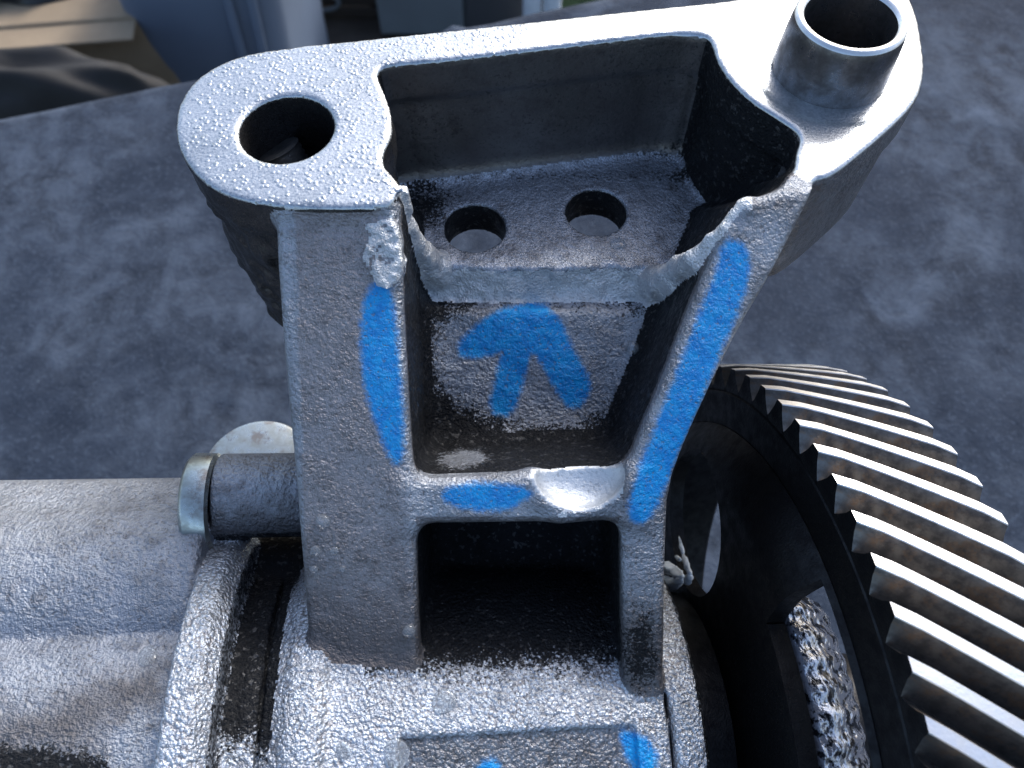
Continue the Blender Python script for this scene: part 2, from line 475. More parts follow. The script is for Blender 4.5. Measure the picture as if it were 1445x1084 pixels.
def cast_mat(name, base=(.37, .40, .45), dark=(.16, .155, .16), grain=1.0, rough=.42, bumpmm=.14, grease_shade_col=(.012, .013, .015), cells=False):
    s = NT(name)
    big = s.noise(.12, 4, .6); mid = s.noise(.5, 3, .6); fine = s.noise(2.6 * grain, 3, .6); fine2 = s.noise(6.0, 2, .6)
    col = s.mix(s.ramp(big, .3, .75), base, tuple(c * .72 for c in base))
    col = s.mix(s.attr('brown'), col, (.29, .275, .285))
    col = s.mix(s.math('MULTIPLY', s.ramp(mid, .50, .78), .55), col, dark)
    pit = s.ramp(fine, .44, .36)
    col = s.mix(s.math('MULTIPLY', pit, s.ramp(s.noise(.3, 3, .6),   .3, .7, .2, .72)), col, tuple(c * .8 for c in dark))
    col = s.mix(s.math('MULTIPLY', s.ramp(fine2, .57, .66, 0., .36), s.ramp(fine, .48, .58)), col, tuple(min(1, c * 1.9) for c in base))
    if cells:
        vc = s.voro(2.5)
        col = s.mix(s.math('MULTIPLY', s.ramp(vc, .42, .66), s.ramp(mid, .3, .6, .9, .4)), col, tuple(c * 1.5 for c in dark))
    g = s.attr('grease_shade')  # oily grease, together with recess shade painted dark
    gm = s.math('ADD', g, s.math('MULTIPLY', s.math('SUBTRACT', s.math('ADD', s.math('MULTIPLY', s.noise(.7, 5, .7), .45), s.math('MULTIPLY', s.noise(2.8, 3, .7), .55)), .5), 13.0))
    gmask = s.ramp(gm, -.5, .9)
    st = s.attr('stain_shade')  # brown stain, together with shade bands painted darker
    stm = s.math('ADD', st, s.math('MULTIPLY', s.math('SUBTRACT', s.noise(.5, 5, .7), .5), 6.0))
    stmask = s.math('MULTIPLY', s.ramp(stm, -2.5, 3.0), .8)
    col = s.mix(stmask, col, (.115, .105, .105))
    col = s.mix(gmask, col, grease_shade_col)
    p = s.attr('paint')
    pm = s.math('ADD', p, s.math('MULTIPLY', s.math('SUBTRACT', s.noise(1.6, 4, .7), .5), 1.5))
    pmask = s.math('MULTIPLY', s.ramp(pm, -.4, .6), s.ramp(fine, .30, .42, .25, 1.))
    col = s.mix(pmask, col, s.mix(s.ramp(s.noise(.8, 4, .7), .35, .65), BLUE, BLUE2))
    met = s.fmix(s.math('MAXIMUM', pmask, gmask), .78, .0)
    rr = s.fmix(gmask, s.fmix(pmask, s.ramp(fine2, .3, .7, rough - .1, rough + .12), .40), s.ramp(mid, .35, .65, .28, .6))
    h = s.math('ADD', s.math('MULTIPLY', fine, 1.0), s.math('MULTIPLY', s.noise(1.1, 2, .5), .6))
    if cells: h = s.math('SUBTRACT', s.math('MULTIPLY', h, .6), s.math('MULTIPLY', vc, .36))
    h = s.math('MULTIPLY', h, s.ramp(s.noise(.25, 3, .6), .3, .7, .65, 1.15))
    nrm = s.bump(h, bumpmm * 3.0, 1.0)
    nrm = s.bump(fine2, bumpmm * .5, .8, nrm)
    return s.out(col, met, rr, nrm, **{'Specular IOR Level': s.fmix(gmask, .5, s.ramp(s.noise(1.4, 2, .6), .58, .66, .12, .9))})
M_cast = cast_mat('cast_aluminium')
M_castB = cast_mat('bead_textured_aluminium', base=(.60, .66, .74), grain=1.0, rough=.34, bumpmm=.17, cells=True)
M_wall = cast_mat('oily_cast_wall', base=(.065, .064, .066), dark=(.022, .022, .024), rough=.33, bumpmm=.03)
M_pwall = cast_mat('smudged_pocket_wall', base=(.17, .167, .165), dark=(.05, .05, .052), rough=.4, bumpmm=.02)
M_floor = cast_mat('smooth_oily_aluminium', base=(.42, .46, .53), grain=1.3, rough=.3, bumpmm=.07)
M_lip = cast_mat('fractured_aluminium', base=(.78, .82, .86), dark=(.45, .48, .52), grain=1.3, rough=.45, bumpmm=.12)
M_chip = cast_mat('smooth_fresh_metal', base=(.66, .70, .74), dark=(.40, .43, .46), grain=1.0, rough=.55, bumpmm=.03)
def mach_mat():
    s = NT('machined_flange_metal')
    drops = s.voro(1.85, 'SMOOTH_F1', .5); fine = s.noise(3.5, 3, .6); big = s.noise(.15, 3, .6)
    col = s.mix(s.ramp(big, .35, .7), (.42, .46, .50), (.31, .35, .39))
    col = s.mix(s.ramp(fine, .35, .65, 0., .35), col, (.75, .79, .84))
    g = s.attr('wet')
    h = s.math('MULTIPLY', s.math('MULTIPLY', s.ramp(drops, .50, .12), g), s.ramp(s.noise(.5, 2), .38, .55, .25, 1.))
    sc = s.noise(1.0, 4, .7, sc=(.25, 3.0, 1.))
    nrm = s.bump(h, .06, 1.0)
    nrm = s.bump(fine, .05, .7, nrm)
    nrm = s.bump(sc, .03, .5, nrm)
    return s.out(col, .85, s.fmix(g, .30, s.ramp(fine, .3, .7, .24, .42)), nrm)
M_mach = mach_mat()
def steel_mat(name, col1, col2, rough, bump=.02, scale=.6, rust=None):
    s = NT(name)
    n1 = s.noise(scale, 5, .65); n2 = s.noise(4, 3, .6)
    col = s.mix(s.ramp(n1, .35, .68), col1, col2)
    if rust: col = s.mix(s.ramp(s.noise(.33, 5, .7), .52, .66, 0, .8), col, rust)
    return s.out(col, .9, s.ramp(n1, .3, .7, rough, rough + .18), s.bump(n2, bump, 1.))
M_tube = steel_mat('dark_dowel_steel', (.26, .26, .27), (.13, .125, .125), .24)
M_rim = steel_mat('bright_steel_edge', (.75, .78, .8), (.6, .63, .66), .3)
M_land = steel_mat('ground_tooth_steel', (.86, .87, .88), (.66, .67, .68), .34)
M_flank = steel_mat('brown_stained_tooth_steel', (.17, .165, .16), (.085, .082, .08), .38, rust=(.19, .135, .095))
M_gface = steel_mat('oily_gear_face', (.028, .029, .031), (.014, .014, .016), .38, bump=.06)
M_zinc = steel_mat('zinc_plated_steel', (.50, .54, .52), (.36, .38, .35), .24, rust=(.26, .22, .19))
M_swarf = steel_mat('fresh_aluminium_swarf', (.9, .92, .93), (.75, .78, .8), .5)
M_swarf.node_tree.nodes['Principled BSDF'].inputs['Metallic'].default_value = .35
M_tear = steel_mat('torn_aluminium_thread', (.22, .23, .24), (.12, .125, .13), .4, bump=.05)
def oil_mat():
    s = NT('wet_black_cast_iron')
    h = s.noise(1.1, 3, .6); n = s.bump(s.ramp(s.voro(1.0, 'SMOOTH_F1', .8), .0, .6), .16, 1.)
    col = s.mix(s.ramp(h, .40, .52), (.03, .032, .04), (.48, .51, .60))
    return s.out(col, .6, .16, s.bump(h, .14, 1., n))
M_oil = oil_mat()

# ------------------------------------------------------------------ the assembly
asm = link('pump_assembly', None, label='broken cast aluminium pump bracket with blue paint marks and a helical gear', category='engine part')
asm.location = w(G_O)
def adopt(o):                                 # child of the assembly, geometry already in world metres
    o.parent = asm; o.matrix_parent_inverse = asm.matrix_basis.inverted(); return o
bpy.context.view_layer.update()

u, v, n_ = toA(pts); gx, gu, gd = toG(pts)
def asd(px, off, smooth=2):
    return -poly_sd(chaikin([onA(x, y, off) for x, y in px], smooth), u, v)
paintL = asd([(528, 398), (548, 398), (555, 440), (562, 500), (567, 580), (569, 640), (562, 655), (553, 652), (536, 610), (518, 560), (510, 500), (512, 430)], -.8)
paintR = asd([(1022, 345), (1046, 342), (1056, 370), (1050, 410), (1020, 480), (990, 560), (955, 640), (925, 715), (905, 738), (888, 728), (893, 690), (925, 610), (960, 520), (995, 430), (1015, 385)], -.8)
paintB = asd([(620, 693), (660, 684), (715, 684), (755, 692), (735, 712), (700, 722), (665, 720), (632, 712)], -1)
arrow = np.maximum.reduce([
    asd([(645, 493), (660, 470), (700, 440), (735, 430), (775, 430), (785, 470), (770, 500), (742, 498), (715, 490), (690, 502), (655, 505)], WO),
    asd([(745, 440), (785, 440), (805, 490), (835, 540), (828, 560), (812, 577), (795, 568), (775, 530), (752, 490)], WO),
    asd([(712, 480), (752, 480), (742, 520), (728, 575), (712, 588), (690, 578), (700, 540)], WO)])
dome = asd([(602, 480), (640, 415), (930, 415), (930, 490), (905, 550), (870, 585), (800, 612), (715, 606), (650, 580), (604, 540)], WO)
hx = lambda x, y, x0: None
def gsd(px, rad, smooth=2):                   # outline drawn on the housing cylinder, in (along, around) mm
    P2 = []
    for x, y in px:
        d = ray(x, y); da, du, dd = d @ G_A, d @ G_U, d @ G_D
        oa, ou, od = -(G_O @ G_A), -(G_O @ G_U), -(G_O @ G_D)
        A_, B_, C_ = du * du + dd * dd, 2 * (ou * du + od * dd), ou * ou + od * od - rad * rad
        t = (-B_ - math.sqrt(max(B_ * B_ - 4 * A_ * C_, 0))) / (2 * A_)
        P2.append((oa + t * da, math.atan2(ou + t * du, -(od + t * dd)) * rad))
    return -poly_sd(chaikin(P2, smooth), gx, np.arctan2(gu, -gd) * rad)
paintH = np.maximum(gsd([(872, 1030), (895, 1030), (925, 1048), (932, 1090), (905, 1100), (885, 1070)], 24.4), gsd([(668, 1085), (685, 1070), (705, 1072), (712, 1095), (690, 1110), (668, 1100)], 23.5))
names = [n for n, _ in comps] + ['chipped_facet']
pretty = {'left_lip': 'fracture_lip', 'right_rib': 'rib', 'saddle': 'inner_housing'}
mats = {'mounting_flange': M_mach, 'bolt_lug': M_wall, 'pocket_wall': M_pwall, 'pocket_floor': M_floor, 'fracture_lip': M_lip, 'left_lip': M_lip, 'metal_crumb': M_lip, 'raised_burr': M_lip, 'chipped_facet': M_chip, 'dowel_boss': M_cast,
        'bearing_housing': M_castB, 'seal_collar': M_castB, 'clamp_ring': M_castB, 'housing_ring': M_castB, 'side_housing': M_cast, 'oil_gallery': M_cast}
labels = {'pocket_wall': 'oily black pocket back wall', 'fracture_lip': 'bright jagged broken edge', 'web_plate': 'recessed plate with a blue painted arrow'}
NEG = np.full(len(pts), -9.)
for k, nm in enumerate(names):
    sel = lab == k
    q = quads[sel]
    if not len(q): print('EMPTY', nm); continue
    used, inv = np.unique(q, return_inverse=True); q = inv.reshape(-1, 4)
    P = pts[used]
    me = bpy.data.meshes.new(pretty.get(nm, nm))
    me.vertices.add(len(P)); me.vertices.foreach_set('co', w(P).ravel())
    me.loops.add(q.size); me.loops.foreach_set('vertex_index', q.ravel().astype(np.int32))
    me.polygons.add(len(q)); me.polygons.foreach_set('loop_start', np.arange(0, q.size, 4, dtype=np.int32))
    me.update(calc_edges=True)
    me.polygons.foreach_set('use_smooth', np.ones(len(q), bool))
    me.normals_split_custom_set_from_vertices(vn[used].tolist())
    paint, grease_shade, stain_shade, wet = NEG, NEG, NEG, NEG
    y_, z_ = pts[:, 1], pts[:, 2]
    if nm == 'rib':
        paint = paintL + .2
        grease_shade = np.where(n_ < -2.6, 3.2, -9.) ; stain_shade = np.where(n_ < -2, 3., 2.2 - 5.5 * np.clip((u - (onA(543, 290)[0] + (onA(500, 290)[1] - v) * .052)) / 1.2, 0, 1) - .25 * np.abs(v - onA(500, 930)[1]) + 3.2 * (np.exp(-((v - onA(500, 950)[1]) / 3.) ** 2)))  # joint shadow at the foot and corner shade inside painted in with the stain
        stain_shade = stain_shade + 2.4 * np.exp(-((v - onA(500, 296)[1]) / 2.5) ** 2) + 1.2 * np.clip((onA(500, 600)[0] - u) / 10, 0, 1)  # shadow below the flange edge painted in as a dark band
    elif nm == 'right_rib':
        paint = np.where(n_ > -2.4, paintR + .35, -9.); grease_shade = np.where(n_ < -3, 3.2, -9.)
        foot = np.hypot((u - onA(903, 925)[0]) / 1.0, (v - onA(903, 925)[1]) / 2.0)
        grease_shade = np.maximum(grease_shade, 2.2 - foot * 1.1)
        stain_shade = -1.2 + 5. * np.exp(-((v - onA(905, 930)[1]) / 5.) ** 2) + np.where(n_ < -2.2, 4, 0)
    elif nm == 'crossbar':
        paint = paintB + .15; grease_shade = np.where(n_ < -3.0, 3.8, -9.); grease_shade = grease_shade - 6.6 * np.exp(-((u - onA(655, 660, -10)[0]) / 3.0) ** 2 - ((n_ + 9) / 4.5) ** 2)
        stain_shade = np.where(v < onA(700, 728, -1)[1], 1.5, -4.)
    elif nm == 'web_plate':
        paint = arrow + .25; grease_shade = np.minimum(-dome * 1.0 + 1.0, 4.5); grease_shade = np.where(v < onA(700, 655, WO)[1], 5., grease_shade)  # oil, plus shade of the recess edges and window painted dark
        bright = -poly_sd([onA(x, y, WO) for x, y in [(600, 590), (640, 600), (700, 620), (690, 672), (600, 672)]], u, v)
    elif nm == 'pocket_floor':
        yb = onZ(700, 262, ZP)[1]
        grease_shade = np.clip((y_ - yb) * .55, -6, 1.5) - 1.4 - 3 * np.exp(-((y_ - onZ(760, 232, ZP)[1]) / 1.0) ** 2) + np.clip((pts[:, 0] - onZ(930, 300, ZP)[0]) * .35, 0, 4)  # oil thinned along the back fillet to paint its highlight streak
        grease_shade = np.where((n_ < -26) & (z_ < ZP - 6), 4, grease_shade)
        grease_shade = np.maximum(grease_shade, 2.2 - np.hypot(pts[:, 0] - onZ(590, 290, ZP)[0], y_ - onZ(590, 290, ZP)[1]) * .55)
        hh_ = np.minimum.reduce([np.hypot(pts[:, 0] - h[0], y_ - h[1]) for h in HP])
        grease_shade = np.where((hh_ < 4.3) & (z_ < ZP - .35), 5., grease_shade)  # inside walls of the two holes set black
        stain_shade = np.where(z_ < ZP - .8, -5., -1.0)
    elif nm == 'fracture_lip': grease_shade = NEG
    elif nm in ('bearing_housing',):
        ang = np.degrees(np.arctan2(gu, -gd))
        grease_shade = np.where((gx > -18) & (gx < 12), (ang - 42) * .35, (ang - 70) * .3)  # oil, with the shade inside the window painted along with it
        stain_shade = np.where(-gd * math.cos(R(12)) + gu * math.sin(R(12)) < 23.2, np.where(np.hypot(gu, gd) < 24.25, 1.2, -4.), -4.)
        paint = paintH
        grease_shade = np.where(gx > 17.6, 1.5, grease_shade)
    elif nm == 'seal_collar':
        ang = np.degrees(np.arctan2(gu, -gd)); grease_shade = (ang - 27) * .45 + np.where(gx > -28.3, 1.0, 0)
    elif nm == 'clamp_ring':
        grease_shade = np.where(gx > -33.0, np.where(np.hypot(gu, gd) < 27.6, .6, -5), -9.); stain_shade = NEG
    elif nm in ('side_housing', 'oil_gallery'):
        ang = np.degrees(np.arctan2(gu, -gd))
        stain_shade = -3.5 + 7.5 * np.exp(-(((gu - 17.2) + 0) / 1.6) ** 2) * (nm == 'oil_gallery') + (nm == 'side_housing') * np.clip(gsd([(-60, 1010), (60, 985), (150, 950), (250, 905), (245, 1000), (165, 1020), (150, 1075), (80, 1075), (-60, 1100)], 24.4) + 3.2, 0, 6.5) * 1.0  # brown seam on the gallery; shade band painted low on the side housing
        if nm == 'side_housing': grease_shade = np.clip(gsd([(-80, 1056), (150, 1058), (156, 1120), (-80, 1120)], 24.4) * 2. + .5, -9, 5)  # shaded lower left of the cylinder painted black
    elif nm == 'plug_boss':
        stain_shade = .3 - (gu - BOLT[0]) * .9; grease_shade = np.where(gu < BOLT[0] - 4, 1, -9.)
    elif nm == 'saddle': grease_shade = NEG + 12
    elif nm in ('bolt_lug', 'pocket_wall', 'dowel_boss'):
        grease_shade = np.where(P[:, 0].mean() > 1e9, 0, -3.5) + np.zeros(len(pts))
        if nm == 'dowel_boss': grease_shade = np.where(P_boss(pts[:, 0], pts[:, 1] ) < 0, -9, -9.) + np.where(pts[:, 0] < onZ(1128, 200, ZF)[0] + .2 - (onZ(1128, 200, ZF)[1] - y_) * -.0, 13., 0); grease_shade = np.where(pts @ np.array([.8, -.6, 0]) > np.array(onZ(1140, 235, ZF)) @ np.array([.8, -.6, 0]) + .2, -9., grease_shade); stain_shade = 1.5
        if nm == 'pocket_wall': grease_shade = -1.9 + .35 * np.clip((ZP + 4 - z_), 0, 8) + np.clip((pts[:, 0] - onZ(930, 60, ZF)[0]) * .35, 0, 5) - 1.; stain_shade = 2.0 * noise3(pts, 5., 3)
    elif nm == 'mounting_flange':
        wet = np.clip((onZ(760, 50, ZF)[0] - pts[:, 0]) / 3, 0, 1)
    brown = np.clip((onA(548, 290)[0] + (onA(500, 290)[1] - v) * .052 - u) / 1.6, 0, 1) * (n_ > -30) * (gx > -24) * .85
    brown = brown if nm in ('rib', 'crossbar') else np.zeros(len(pts))
    for an, av in (('brown', brown), ('paint', paint), ('grease_shade', grease_shade), ('stain_shade', stain_shade), ('wet', wet)):
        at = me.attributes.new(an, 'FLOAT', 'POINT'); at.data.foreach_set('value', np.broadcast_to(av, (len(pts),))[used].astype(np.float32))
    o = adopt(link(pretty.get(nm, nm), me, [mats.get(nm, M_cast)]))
    if nm in labels: o['label'] = labels[nm]
print('parts', round(time.time() - T0, 1))

# bottom of the bolt hole, with the torn thread seen inside
zb = ZF - 22
torn = []
# dowel sleeve
prof = [(-9, 4.9), (-9, 6.0), (0, 6.02), (1.6, 5.95), (5.0, 5.72), (5.9, 5.56), (6.25, 5.36), (6.25, 4.9), (5.9, 4.65), (0, 4.55), (-9, 4.55)]
V, Fs = lathe(prof[1:], TB, (0, 0, 1), 96)
Fs = Fs[:-2] if len(Fs[-1]) > 4 else Fs
sl = adopt(link('dowel_sleeve', mesh_from(V, Fs), [M_tube])); autosmooth(sl, 30)
V, Fs = lathe([(5.92, 5.585), (6.26, 5.39), (6.31, 5.15), (6.26, 4.88), (5.92, 4.63)], TB, (0, 0, 1), 96)
Fs = Fs[:-2]
sub = link('rim', mesh_from(V, Fs), [M_rim]); sub.parent = sl
V, Fs = lathe([(-8.6, 4.75), (-8.6, 0.001)], TB, (0, 0, 1), 48); Fs = Fs[:-2]
# plug head
a0 = gpt(-36.2, BOLT[0] - .8, BOLT[1])
V, Fs = lathe([(0, 5.4), (-.3, 5.95), (-2.7, 6.0), (-3.2, 5.6), (-3.35, 5.2), (-3.2, 4.2), (-3.2, .01)][::-1], a0, G_A, 64)
pl = adopt(link('plug_head', mesh_from(V, Fs[:-2] if len(Fs[-1]) > 4 else Fs), [M_zinc])); autosmooth(pl, 40)
# round boss standing behind the plug
bp = at_depth(362, 663, 112)
V, Fs = lathe([(-20, 8.2), (-.8, 8.2), (-.15, 7.9), (0, 7.4), (0, 2.6), (-.5, 2.4), (-.5, .01)], bp, (0, 0, 1), 64)
bo = adopt(link('round_boss', mesh_from(V, Fs[:-2] if len(Fs[-1]) > 4 else Fs), [M_zinc])); autosmooth(bo, 40)

# water drops, traced onto the metal with the distance field
def trace(px, py):
    d = ray(px, py); d = d / np.linalg.norm(d); t = 55.
    for _ in range(120):
        h = field((d * t)[None])[0]
        if h < .005: break
        t += h * .8
        if t > 180: return None
    p = d * t; e = .25
    g = np.array([field((p + e * a)[None])[0] - field((p - e * a)[None])[0] for a in np.eye(3)])
    return p, g / np.linalg.norm(g)
def water():
    s = NT('water'); b = s.bsdf.inputs
    b['Base Color'].default_value = (.86, .92, .97, 1); b['Roughness'].default_value = .03; b['IOR'].default_value = 1.36
    b['Transmission Weight'].default_value = .88
    return s.m
M_water = water()
DROPS = [(456, 735, 10, .5, 'largest water drop in the cluster low on the left rib', 1), (445, 777, 8, .5, 'water drop just below the largest one on the left rib', 1),
    (472, 777, 6, .5, 'small water drop right of the others in the cluster on the left rib', 1), (443, 803, 6, .45, 'faint water drop at the bottom left of the cluster on the left rib', 1),
    (483, 803, 5, .5, 'tiny water drop at the bottom right of the cluster on the left rib', 1),
    (893, 490, 10, .5, 'water drop on the recessed plate right of the blue arrow', 0), (626, 990, 17, .16, 'flat round water drop on the housing under the window', 0),
    (560, 1064, 18, .16, 'flat round water drop near the bottom edge, left of the lowest blue mark', 0), (484, 1060, 11, .2, 'small flat water drop on the housing at the bottom left', 0),
    (577, 890, 9, .55, 'water drop hanging on the inner edge of the left rib beside the window', 0), (208, 926, 14, .2, 'flat water drop on the large left cylinder', 0),
    (872, 344, 11, .2, 'flat water drop on the pocket floor right of the two holes', 0)]
for px_, py_, rp, hh, lb, grp in DROPS:
    hit = trace(px_, py_)
    if hit is None: print('no hit', lb); continue
    p, nrm = hit;
    rad = rp / F_PX * abs(p @ FWD) * 1.1; hh = hh * (1.5 if hh > .3 else 1.0)
    a, b1, b2 = basis(nrm); V = []; Fs = []; n = 28; m = 9
    for j in range(m):
        th = math.pi / 2 * j / (m - 1)
        for i in range(n):
            t = 2 * math.pi * i / n; rr = rad * math.cos(th) * (1 + .07 * math.sin(2 * t + px_) + .05 * math.sin(3 * t + py_))
            V.append(p + b1 * rr * math.cos(t) + b2 * rr * math.sin(t) * .92 + a * (rad * hh * math.sin(th) - .03))
    for i in range(n): V.append(V[i] - a * .25)
    for j in range(m - 1):
        for i in range(n): k = (i + 1) % n; Fs.append((j * n + i, j * n + k, (j + 1) * n + k, (j + 1) * n + i))
    for i in range(n): k = (i + 1) % n; Fs.append((i, m * n + i, m * n + k, k))
    Fs.append(tuple(m * n + i for i in range(n))[::-1])
    o = link('water_drop', mesh_from(np.array(V), Fs), [M_water], label=lb, category='water drop')
    if grp: o['group'] = 'water drops on the left rib'
# stub of torn thread down the bolt hole
sp = at_depth(392, 205, 78.); sp = onZ(390, 208, ZF - 5.2)
V, Fs = lathe([(-9 + .35 * k, 2.35 + .16 * (k % 2)) for k in range(26)] + [(-.1, 1.9), (-.4, .01)], sp, (-.35, .3, .9), 48)
tt = adopt(link('torn_thread', mesh_from(V, Fs[:-2] if len(Fs[-1]) > 4 else Fs), [M_tear])); autosmooth(tt, 50)
# curl of bright swarf caught behind the right rib
SW = [((938, 798), (950, 806), .9, .8), ((950, 806), (962, 815), .8, .7), ((962, 818), (946, 826), .7, .9), ((940, 815), (948, 829), .8, .7), ((958, 757), (964, 782), .12, .38), ((964, 782), (974, 812), .38, .5), ((974, 812), (968, 822), .5, .6), ((953, 785), (960, 790), .2, .4)]
V = []; Fs = []
for (a_, b_, r0, r1) in SW:
    A_ = gpt(22.6, *onG(*a_, 22.6)); B_ = gpt(22.6, *onG(*b_, 22.6)); ax, b1, b2 = basis(B_ - A_); base_ = len(V); L_ = np.linalg.norm(B_ - A_)
    for j in range(9):
        f = j / 8; rr = (r0 + (r1 - r0) * f) * math.sin(math.pi * (.08 + .84 * f)) ** .5 
        for i in range(10):
            t = 2 * math.pi * i / 10; q = A_ + ax * L_ * f + (b1 * math.cos(t) + b2 * math.sin(t)) * rr
            V.append(q + .22 * rr * np.array([noise3(q[None], .5, 3)[0], noise3(q[None], .5, 4)[0], noise3(q[None], .5, 5)[0]]) * 2)
    for j in range(8):
        for i in range(10): k = (i + 1) % 10; Fs.append((base_ + j * 10 + i, base_ + j * 10 + k, base_ + (j + 1) * 10 + k, base_ + (j + 1) * 10 + i))
    Fs.append(tuple(base_ + i for i in range(10))[::-1]); Fs.append(tuple(base_ + 80 + i for i in range(10)))
link('metal_shaving', mesh_from(np.array(V), Fs), [M_swarf], label='curl of bright metal swarf caught between the right rib and the gear', category='metal shaving')

# ------------------------------------------------------------------ gear
NT_ = 70; DT = 2 * math.pi / NT_
GX0, GW, GR, ROOT, TW = 27.16, 14.68, 50.0, 47.0, 0.1937 
T_0 = 0.2436
gear_e = None
def gp(xg, r, t):                             # t measured from 'up' towards the viewer
    return gpt(xg, r * math.cos(t), -r * math.sin(t))
def ring_mesh(sections, n=210, twist=True):   # closed loop of (x, r) swept about the axis
    V = []; Fs = []; m = len(sections)
    for i in range(n):
        t = 2 * math.pi * i / n
        for x, r in sections: V.append(gp(x, r, t))
    for i in range(n):
        k = (i + 1) % n
        for j in range(m):
            l = (j + 1) % m
            Fs.append((i * m + j, i * m + l, k * m + l, k * m + j))
    return np.array(V), Fs
V, Fs = ring_mesh([(GX0, 42.2), (GX0, ROOT - .6), (GX0 + .5, ROOT), (GX0 + GW - .4, ROOT), (GX0 + GW, ROOT - .6), (GX0 + GW, 42.4), (GX0 + GW - .5, 42), (GX0 + .5, 41.9)])
gear = adopt(link('helical_gear', mesh_from(V, Fs), [M_flank, M_gface])); autosmooth(gear, 30)
mi = []
for p in gear.data.polygons: mi.append(p.index % 8)
gear.data.polygons.foreach_set('material_index', [1 if k in (0, 1, 7, 4, 5, 6) else 0 for k in mi])
gear['label'] = 'helical gear with bright ground teeth and an oily black face'
# web of the gear: disc with round lightening holes, meshed radially
WX0, WX1 = 24.0, 26.0
HR, HRAD = 29.0, 9.6
SLOT0, SLOT1 = R(47), R(112)
hole_angles = [R(4) + k * 2 * math.pi / 6 for k in range(6)]
def web_mesh():
    na, nr = 360, 60
    rs = np.linspace(9, 42.1, nr + 1); V = []; idx = {}; Fs = []
    keep = np.zeros((na, nr), bool)
    for i in range(na):
        for j in range(nr):
            t = 2 * math.pi * (i + .5) / na; r = (rs[j] + rs[j + 1]) / 2
            keep[i, j] = all((r * math.cos(t) - HR * math.cos(h)) ** 2 + (r * math.sin(t) - HR * math.sin(h)) ** 2 > HRAD ** 2 for h in hole_angles[:1] + hole_angles[3:]) and not (SLOT0 < t < SLOT1 and 32.6 < r < 41.6)
    def vtx(i, j, side):
        key = (i % na, j, side)
        if key not in idx:
            t = 2 * math.pi * (i % na) / na; r = rs[j]
            c, s_ = r * math.cos(t), r * math.sin(t)
            for h in hole_angles:             # snap to the hole edge
                dx, dy = c - HR * math.cos(h), s_ - HR * math.sin(h); dd = math.hypot(dx, dy)
                if abs(dd - HRAD) < .42: c, s_ = HR * math.cos(h) + dx / dd * HRAD, HR * math.sin(h) + dy / dd * HRAD
            dish = 3.0 * max(0, (r - 36) / 6) ** 2
            idx[key] = len(V); V.append(gpt((WX0 if side == 0 else WX1) + dish + (.0), c, -s_))
        return idx[key]
    for i in range(na):
        for j in range(nr):
            if not keep[i, j]: continue
            Fs.append((vtx(i, j, 0), vtx(i, j + 1, 0), vtx(i + 1, j + 1, 0), vtx(i + 1, j, 0)))
            Fs.append((vtx(i, j, 1), vtx(i + 1, j, 1), vtx(i + 1, j + 1, 1), vtx(i, j + 1, 1)))
            for (a, b_, c_, d_) in (((i, j), (i, j + 1), (i - 1) % na, j), ((i + 1, j + 1), (i + 1, j), (i + 1) % na, j)):
                if not keep[c_, d_]: Fs.append((vtx(*b_, 0), vtx(*a, 0), vtx(*a, 1), vtx(*b_, 1)))
            if j == 0 or not keep[i, j - 1]: Fs.append((vtx(i, j, 0), vtx(i + 1, j, 0), vtx(i + 1, j, 1), vtx(i, j, 1)))
            if j == nr - 1 or not keep[i, j + 1]: Fs.append((vtx(i + 1, j + 1, 0), vtx(i, j + 1, 0), vtx(i, j + 1, 1), vtx(i + 1, j + 1, 1)))
    return np.array(V), Fs
V, Fs = web_mesh()
gw = link('gear_web', mesh_from(V, Fs), [M_gface]); gw.parent = gear; autosmooth(gw, 40)
def ring_part(name, secs, mat, parent=None, n=120):
    V, Fs = ring_mesh(secs, n)
    o = link(name, mesh_from(V, Fs), [mat])
    if parent: o.parent = parent
    else: adopt(o)
    autosmooth(o, 40); return o
ring_part('hub', [(26.5, 9), (26.5, 12.5), (40.6, 12.5), (41.8, 11.5), (41.8, 9)], M_gface, gear)
# balance weight: a thick sector behind the slot of the web, wet with oil
secs = [(26.2, 10), (26.2, 31.6), (26.8, 32.5), (28.5, 32.3), (32.6, 29.6), (33.8, 28.0), (34.0, 10)]
V = []; Fs = []; m = len(secs); NA = 120
for i in range(NA + 1):
    t = R(40) + (R(126) - R(40)) * i / NA
    for j, (x, r) in enumerate(secs): V.append(gp(x, r + (.25 * math.sin(i * .9 + j) if 0 < j < m - 1 else 0), t))
for i in range(NA):
    for j in range(m): Fs.append((i * m + j, i * m + (j + 1) % m, (i + 1) * m + (j + 1) % m, (i + 1) * m + j))
Fs.append(tuple(range(m))[::-1]); Fs.append(tuple(NA * m + j for j in range(m)))
cwt = link('balance_weight', mesh_from(np.array(V), Fs), [M_oil]); cwt.parent = gear; autosmooth(cwt, 50)
ring_part('shaft', [(18, .01), (18, 9.2), (48, 9.2), (48, .01)], M_gface)
ring_part('thrust_collar', [(18.3, 9), (18.3, 18.5), (23.4, 18.5), (23.4, 9)], M_gface)
